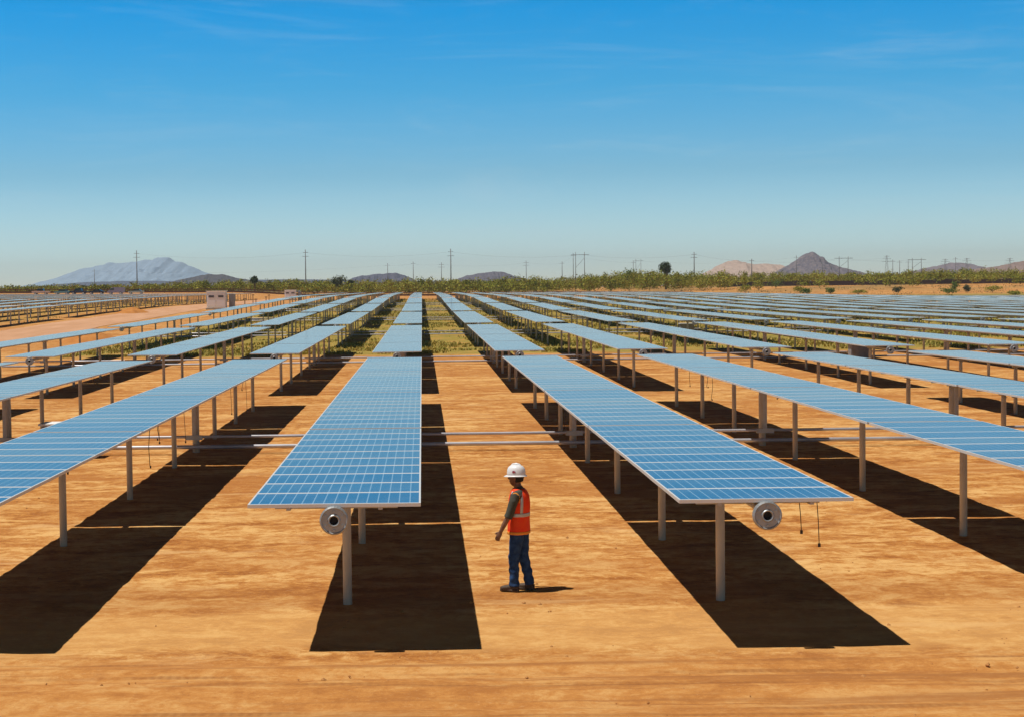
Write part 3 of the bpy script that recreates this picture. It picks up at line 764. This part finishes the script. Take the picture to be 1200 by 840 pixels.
hill('hill', [(522, 333), (538, 326.5), (552, 322), (568, 320), (578, 318), (590, 318.5), (600, 322.5), (615, 326.5), (632, 333)], 4600, 480, (.07, .07, .11), (.16, .14, .17), 'blue grey hill with low crest, second of two in the middle', 5)
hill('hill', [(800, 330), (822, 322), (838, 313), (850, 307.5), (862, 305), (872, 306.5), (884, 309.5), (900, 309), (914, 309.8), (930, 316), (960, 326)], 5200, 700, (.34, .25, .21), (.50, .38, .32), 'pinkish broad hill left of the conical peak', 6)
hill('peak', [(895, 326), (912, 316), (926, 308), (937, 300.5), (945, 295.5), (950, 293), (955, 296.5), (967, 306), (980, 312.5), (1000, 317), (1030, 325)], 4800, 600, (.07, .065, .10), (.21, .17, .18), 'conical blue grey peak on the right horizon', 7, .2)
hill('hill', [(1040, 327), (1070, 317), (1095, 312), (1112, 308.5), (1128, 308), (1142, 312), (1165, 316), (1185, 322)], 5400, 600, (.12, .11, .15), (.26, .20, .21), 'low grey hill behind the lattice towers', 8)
hill('hill', [(1110, 324), (1140, 316), (1165, 312), (1188, 307.5), (1205, 304.5), (1235, 299), (1290, 306), (1340, 320)], 4300, 600, (.17, .12, .11), (.32, .22, .19), 'brownish ridge at the far right horizon', 9)

# ------------------------------------------------------------------ worker
def bake(o, voxel, smooth_it=3):
    md = o.modifiers.new('r', 'REMESH'); md.mode = 'VOXEL'; md.voxel_size = voxel; md.use_smooth_shade = True
    ms = o.modifiers.new('s', 'SMOOTH'); ms.iterations = smooth_it; ms.factor = .5
    bpy.context.view_layer.update()
    dg = bpy.context.evaluated_depsgraph_get(); me = bpy.data.meshes.new_from_object(o.evaluated_get(dg))
    me.polygons.foreach_set('use_smooth', np.ones(len(me.polygons), bool))
    o.modifiers.clear(); old = o.data; mats = [m for m in old.materials]; o.data = me
    if not me.materials:
        for m in mats: me.materials.append(m)
    return o
def ell(b, c, r, n=12, k=8, m=0):
    pts_ = []; rad = []
    for i in range(k+1):
        a = math.pi*i/k; z = -math.cos(a); pts_.append((c[0], c[1], c[2]+r[2]*z)); s = max(math.sin(a), .03); rad.append((r[1]*s, r[0]*s))
    # rings around z: hint x -> a axis = y, b axis = x
    b.tube(pts_, rad, n, m, hint=(1, 0, 0))
def vtube(b, secs, n=20, m=0):   # secs: (x,y,z, half-depth x, half-width y)
    b.tube([s[:3] for s in secs], [(s[4], s[3]) for s in secs], n, m, hint=(1, 0, 0))

PXY = (1.32, 22.9)
worker = empty('person', (*PXY, tz(*PXY)), math.pi-.38)
tag(worker, 'worker in white hard hat, orange vest and blue jeans, standing turned left on the soil', 'person')
skin = noisy('skin_brown', (.20, .095, .055), (.26, .125, .075), 20, .5)
denim = noisy('denim_blue', (.012, .035, .11), (.035, .085, .20), 14, .85, 0, .2, .5)
shirtm = noisy('shirt_olive', (.05, .055, .045), (.075, .075, .06), 20, .9)
vestm = noisy('vest_orange', (.95, .050, .012), (1.0, .095, .015), 7, .7, 0, .3, .4)
vesty = mat('vest_trim_orange', (.95, .33, .03), .7)
silver = mat('reflective_tape', (.55, .57, .60), .35, .2)
hatm = mat('hard_hat_white', (.82, .82, .84), .3)
bootm = noisy('boot_leather', (.05, .03, .02), (.10, .06, .035), 20, .7)
b = MB()
torso = [(-.02, 0, .84, .105, .15), (-.02, 0, .92, .12, .165), (-.02, 0, 1.02, .11, .15), (-.03, 0, 1.12, .11, .15), (-.035, 0, 1.25, .12, .17), (-.035, 0, 1.36, .11, .185), (-.03, 0, 1.42, .085, .15), (-.025, 0, 1.455, .062, .08), (-.01, 0, 1.50, .056, .056), (.01, 0, 1.56, .055, .054)]
vtube(b, torso)
# head
vtube(b, [(.045, 0, 1.495, .03, .022), (.04, 0, 1.515, .062, .045), (.028, 0, 1.55, .082, .062), (.02, 0, 1.59, .092, .070), (.015, 0, 1.64, .098, .075), (.01, 0, 1.69, .092, .070), (.005, 0, 1.725, .065, .05), (.0, 0, 1.745, .02, .02)])
b.tube([(.105, 0, 1.635), (.126, 0, 1.60), (.122, 0, 1.588)], [.010, .015, .012], 8)      # nose
b.tube([(.098, -.022, 1.562), (.108, 0, 1.564), (.098, .022, 1.562)], [.007, .010, .007], 8)  # lips
b.tube([(.103, -.03, 1.648), (.11, 0, 1.646), (.103, .03, 1.648)], [.008, .009, .008], 6)   # brow
for s in (-1, 1): ell(b, (.01, s*.074, 1.61), (.020, .010, .030), 8, 6)                    # ears
arms = {1: [(-.03, .175, 1.385), (-.02, .215, 1.30), (.035, .235, 1.12), (.06, .24, 1.07), (.12, .245, .96), (.165, .248, .87)],
        -1: [(-.03, -.175, 1.385), (-.04, -.21, 1.30), (-.05, -.235, 1.12), (-.04, -.238, 1.07), (.02, -.24, .95), (.06, -.245, .86)]}
arad = [.058, .054, .042, .040, .037, .027]
for s, P in arms.items(): b.tube(P, arad, 12, hint=(1, 0, 0))
def hand(b, w, d, side):
    w = Vector(w); d = Vector(d).normalized(); lat = Vector((0, 1, 0)); fw = d.cross(lat).normalized()*-1
    # palm: thin in y, wide in forward direction
    if fw.x < 0: fw = -fw
    pts_ = [w, w+d*.03, w+d*.06, w+d*.095]
    b.tube(pts_, [(.022, .026), (.018, .036), (.016, .040), (.013, .037)], 12, hint=tuple(fw))
    for i, (o, l) in enumerate(((.030, .070), (.010, .078), (-.010, .073), (-.029, .058))):
        r0 = w+d*.085+fw*o; curl = lat*(-side)
        p1 = r0+d*l*.5+curl*.006; p2 = p1+(d*.75+curl*.5+fw*-.15).normalized()*l*.35; p3 = p2+(d*.4+curl*.8).normalized()*l*.25
        b.tube([r0, p1, p2, p3], [.0095, .0092, .0085, .007], 8)
    t0 = w+d*.025+fw*.024; t1 = t0+(d*.6+fw*.7).normalized()*.035; t2 = t1+(d*.95+fw*.25).normalized()*.03
    b.tube([t0, t1, t2], [.012, .0105, .008], 8)
hand(b, arms[1][-1], (.45, .02, -.9), 1); hand(b, arms[-1][-1], (.3, -.02, -.95), -1)
legs = {1: [(-.025, .085, .88), (-.01, .092, .70), (.025, .095, .48), (.03, .095, .36), (.03, .095, .22), (.03, .095, .10)],
        -1: [(-.025, -.085, .88), (-.045, -.092, .70), (-.055, -.095, .48), (-.08, -.095, .36), (-.115, -.095, .22), (-.14, -.095, .10)]}
lrad = [.088, .080, .058, .056, .046, .038]
for s, P in legs.items():
    b.tube(P, lrad, 14, hint=(1, 0, 0)); a = P[-1]; b.tube([(a[0]-.05, a[1], .06), (a[0]+.03, a[1], .06), (a[0]+.16, a[1]+s*.02, .045)], [.035, .04, .028], 10)
body = b.build('body', skin, worker); bake(body, .0062, 2)
# jeans
b = MB(); vtube(b, [(-.02, 0, .80, .12, .15), (-.02, 0, .88, .128, .172), (-.02, 0, .96, .125, .165), (-.02, 0, 1.0, .12, .16)])
for s, P in legs.items():
    Q = [(q[0]-(.006 if i > 2 else 0), q[1], q[2]) for i, q in enumerate(P)]; Q[-1] = (Q[-1][0], Q[-1][1], .075)
    b.tube([Q[0], Q[1], (Q[1][0]*.4+Q[2][0]*.6, Q[2][1], .57), Q[2], Q[3], Q[4], Q[5]], [.108, .098, .084, .079, .074, .070, .072], 16, hint=(1, 0, 0))
jeans = b.build('jeans', denim, worker); bake(jeans, .0085, 2)
for v in jeans.data.vertices:
    c = v.co; k = math.sin(c.z*60+c.y*20)*.0025+math.sin(c.z*34+c.x*45)*.003
    v.co += v.normal*k*(1.4 if c.z < .55 else .7)
# shirt sleeves + collar
b = MB()
for s, P in arms.items(): b.tube(P[:3]+[P[3]], [.070, .066, .060, .062], 14, hint=(1, 0, 0))
vtube(b, [(-.03, 0, 1.25, .125, .175), (-.035, 0, 1.37, .117, .19), (-.03, 0, 1.425, .095, .155), (-.02, 0, 1.465, .07, .075), (-.012, 0, 1.487, .064, .064)])
shirt = b.build('shirt', shirtm, worker); bake(shirt, .008, 2)
# vest
VS = [(-.02, .82, .150, .192), (-.02, .90, .152, .194), (-.025, 1.0, .142, .184), (-.03, 1.12, .142, .182), (-.035, 1.24, .146, .182), (-.035, 1.33, .140, .168), (-.035, 1.385, .126, .146), (-.03, 1.43, .105, .120), (-.028, 1.462, .082, .088)]
def vsec(z):
    zs = [q[1] for q in VS]; return tuple(np.interp(z, zs, [q[i] for q in VS]) for i in (0, 2, 3))
def vring(z, k=1.0, n=48):
    cx, dx, wy = vsec(z); out = []
    for j in range(n):
        a = 2*math.pi*j/n; fold = 1+.018*math.sin(7*a+z*9)*(1 if z < 1.15 else .4)+.01*math.sin(13*a+z*21)
        out.append((cx+dx*k*fold*math.cos(a), wy*k*fold*math.sin(a), z))
    return out
def vshell(z0, z1, k, m, name, parent, rings=14):
    b = MB(); zs = np.linspace(z0, z1, rings); v = [p for z in zs for p in vring(z, k)]; n = 48
    b.add(v, [(i*n+j, i*n+(j+1) % n, (i+1)*n+(j+1) % n, (i+1)*n+j) for i in range(rings-1) for j in range(n)], 0, True)
    o = b.build(name, m, parent); sd = o.modifiers.new('t', 'SOLIDIFY'); sd.thickness = .006; sd.offset = 1
    return o
vest = vshell(.82, 1.462, 1.0, vestm, 'vest', worker, 24)
vshell(1.075, 1.125, 1.03, silver, 'reflective_stripe', vest, 5)
vshell(.822, .86, 1.03, vesty, 'hem', vest, 4)
for ang in (.95, -.95, math.pi-.95, math.pi+.95):   # straps over the shoulders front and back
    b = MB(); v = []; zs = np.linspace(1.12, 1.455, 14)
    for z in zs:
        cx, dx, wy = vsec(z)
        for da in (-.13, .13): v.append((cx+dx*1.06*math.cos(ang+da), wy*1.06*math.sin(ang+da), float(z)))
    b.add(v, [(2*i, 2*i+1, 2*i+3, 2*i+2) for i in range(13)], 0, True)
    o = b.build('reflective_stripe', silver, vest); sd = o.modifiers.new('t', 'SOLIDIFY'); sd.thickness = .004
# armhole trim
for s in (-1, 1):
    b = MB(); c = Vector((-.035, s*.172, 1.33)); ring = [c+Vector((.062*math.cos(a), s*.012*math.sin(a), .085*math.sin(a))) for a in np.linspace(0, 2*math.pi, 21)]
    b.tube(ring, .010, 6, caps=False); b.build('armhole_trim', vesty, vest)
# boots
for s, P in legs.items():
    b = MB(); a = P[-1]
    vtube(b, [(a[0], a[1], .03, .052, .045), (a[0], a[1], .09, .05, .045), (a[0], a[1], .15, .052, .047)])
    b.tube([(a[0]-.075, a[1], .045), (a[0]-.02, a[1], .052), (a[0]+.07, a[1]+s*.01, .05), (a[0]+.15, a[1]+s*.02, .042), (a[0]+.195, a[1]+s*.022, .035)], [(.034, .036), (.042, .046), (.046, .044), (.044, .036), (.026, .022)], 12)
    b.box((a[0]+.06, a[1]+s*.01, .012), (.27, .085, .024)); o = b.build('boot', bootm, worker); bake(o, .008, 1)
# head gear
b = MB(); vtube(b, [(-.03, 0, 1.555, .062, .068), (-.022, 0, 1.60, .082, .078), (-.012, 0, 1.65, .098, .081), (-.008, 0, 1.70, .10, .08)]); 
hair = b.build('hair', mat('hair_black', (.008, .006, .005), .7), worker)
for v in hair.data.vertices:
    if v.co.x > .03: v.co.x = .03
for s in (-1, 1):
    b = MB(); ell(b, (.093, s*.032, 1.622), (.012, .014, .009), 10, 8); b.build('eye', mat('eye_dark', (.05, .04, .035), .2), worker)
b = MB()
for i in range(11):
    pass
prof = [(1.0, .0), (1.0, .02), (.985, .05), (.94, .085), (.84, .118), (.66, .142), (.42, .156), (.18, .161), (.02, .162)]
cx, cz = .008, 1.655; n = 32; v = []
for k, z in prof:
    for j in range(n):
        a = 2*math.pi*j/n; v.append((cx+.137*k*math.cos(a), .112*k*math.sin(a), cz+z*.93))
b.add(v, [(i*n+j, i*n+(j+1) % n, (i+1)*n+(j+1) % n, (i+1)*n+j) for i in range(len(prof)-1) for j in range(n)], 0, True)
b.tube([(cx-.10, 0, cz+.105), (cx-.05, 0, cz+.15), (cx, 0, cz+.16), (cx+.05, 0, cz+.152), (cx+.1, 0, cz+.108)], [.008, .014, .016, .014, .008], 8)
hat = b.build('hard_hat', hatm, worker); hat.modifiers.new('t', 'SOLIDIFY').thickness = .004
b = MB(); v = []
for k, dz in ((.97, .006), (1.10, -.004), (1.16, -.010), (1.16, -.016), (.97, -.004)):
    for j in range(n):
        a = 2*math.pi*j/n; fr = 1+.16*max(0, math.cos(a))**2*(k-.97)/.19; v.append((cx+.137*k*fr*math.cos(a), .112*k*math.sin(a), cz+dz-.012*max(0, math.cos(a))*(k-.9)*4))
b.add(v, [(i*n+j, i*n+(j+1) % n, (i+1)*n+(j+1) % n, (i+1)*n+j) for i in range(4) for j in range(n)], 0, True); b.build('brim', hatm, hat)
b = MB(); b.box((cx+.0, .1115, cz+.055), (.045, .006, .022)); b.box((cx+.0, .113, cz+.055), (.012, .006, .034)); b.build('emblem', mat('emblem_red', (.45, .06, .10), .5), hat)
hat.location = (0, 0, 0)

# ------------------------------------------------------------------ haze
b = MB(); b.box((0, 3800, 84.5), (17400, 9400, 175))
hz = b.build('haze', None); hz.data.materials.clear()
hm = bpy.data.materials.new('haze_air'); hm.use_nodes = True; t = hm.node_tree; t.nodes.clear()
o_ = t.nodes.new('ShaderNodeOutputMaterial'); pv = t.nodes.new('ShaderNodeVolumePrincipled')
pv.inputs['Color'].default_value = (.82, .92, 1.0, 1); pv.inputs['Density'].default_value = 9e-5; pv.inputs['Anisotropy'].default_value = .2
t.links.new(pv.outputs[0], o_.inputs['Volume']); hz.data.materials.append(hm)
tag(hz, 'thin bluish air haze fading the far mountains', 'haze', None, 'stuff')

# ------------------------------------------------------------------ light, world, camera
SUN_EL = R(68.3); sdir = Vector((-math.cos(SUN_EL), -.06, math.sin(SUN_EL))).normalized()   # towards the sun
sl = bpy.data.lights.new('sun', 'SUN'); sl.energy = 4.4; sl.angle = R(.5); sl.color = (1, .94, .84)
so = bpy.data.objects.new('sun', sl); COL.objects.link(so); so.rotation_euler = (-sdir).to_track_quat('-Z', 'Y').to_euler()
wd = bpy.data.worlds.new('World'); sc.world = wd; wd.use_nodes = True; t = wd.node_tree
class W(NT):
    def __init__(s, tr): s.t = tr; s.b = None
w = W(t); bg = t.nodes['Background']
sky = t.nodes.new('ShaderNodeTexSky'); sky.sky_type = 'NISHITA'; sky.sun_disc = False
sky.sun_elevation = SUN_EL; sky.sun_rotation = R(-90); sky.air_density = 1.0; sky.dust_density = .4; sky.ozone_density = 2.0
tc = t.nodes.new('ShaderNodeTexCoord'); sp = t.nodes.new('ShaderNodeSeparateXYZ'); t.links.new(tc.outputs['Generated'], sp.inputs[0])
SKY_STOPS = [(0.0, (.88, .92, 1.0)), (.012, (.72, .86, 1.0)), (.025, (.60, .79, .98)), (.0725, (.29, .54, .715)), (.125, (.095, .49, .73)), (.172, (.0, .455, .765)), (.26, (.01, .08, .12)), (.5, (.035, .015, .008)), (1, (.045, .014, .006))]  # upper stops, out of view, darkened and reddened to tone shadow fill
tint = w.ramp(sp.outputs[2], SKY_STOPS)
cdir = w.mapping(tc.outputs['Generated'], (1.2, 1.0, 9.0), rot=(0, R(12), 0))
cir = w.step(w.noise(cdir, 2.6, 7, .66, 1.8), .50, .74)
cdir2 = w.mapping(tc.outputs['Generated'], (2.0, 1.0, 22.0), rot=(0, R(-6), 0), loc=(3, 1, 2))
cir2 = w.step(w.noise(cdir2, 3.5, 7, .7, 1.2), .50, .78)
wisp = w.math('ADD', w.math('MULTIPLY', cir, .12), w.math('MULTIPLY', cir2, .09))
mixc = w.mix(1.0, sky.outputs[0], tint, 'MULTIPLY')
mixc = w.mix(wisp, mixc, (3.2, 4.1, 4.6))
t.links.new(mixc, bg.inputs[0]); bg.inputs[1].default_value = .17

cam = bpy.data.cameras.new('camera'); co = bpy.data.objects.new('camera', cam); COL.objects.link(co); sc.camera = co
cam.sensor_width = 36; cam.lens = 36*1883.3/1200; cam.shift_x = 127.4/1200; cam.clip_end = 40000; cam.clip_start = .1
pi_, ya, ro = .0415878, -.0122356, -.0133325; H = 4.29
f = Vector((math.sin(ya)*math.cos(pi_), math.cos(ya)*math.cos(pi_), -math.sin(pi_)))
r0 = Vector((math.cos(ya), -math.sin(ya), 0)); u0 = r0.cross(f)
r = r0*math.cos(ro)+u0*math.sin(ro); u = r.cross(f)
co.matrix_world = Matrix(((r.x, u.x, -f.x, 0), (r.y, u.y, -f.y, 0), (r.z, u.z, -f.z, H), (0, 0, 0, 1)))
vs = sc.view_settings; vs.view_transform = 'Standard'; vs.look = 'None'; vs.exposure = 0; vs.gamma = 1; vs.use_curve_mapping = False
sc.render.resolution_x = 1024; sc.render.resolution_y = 716
sc.cycles.volume_bounces = 0; sc.cycles.max_bounces = 8
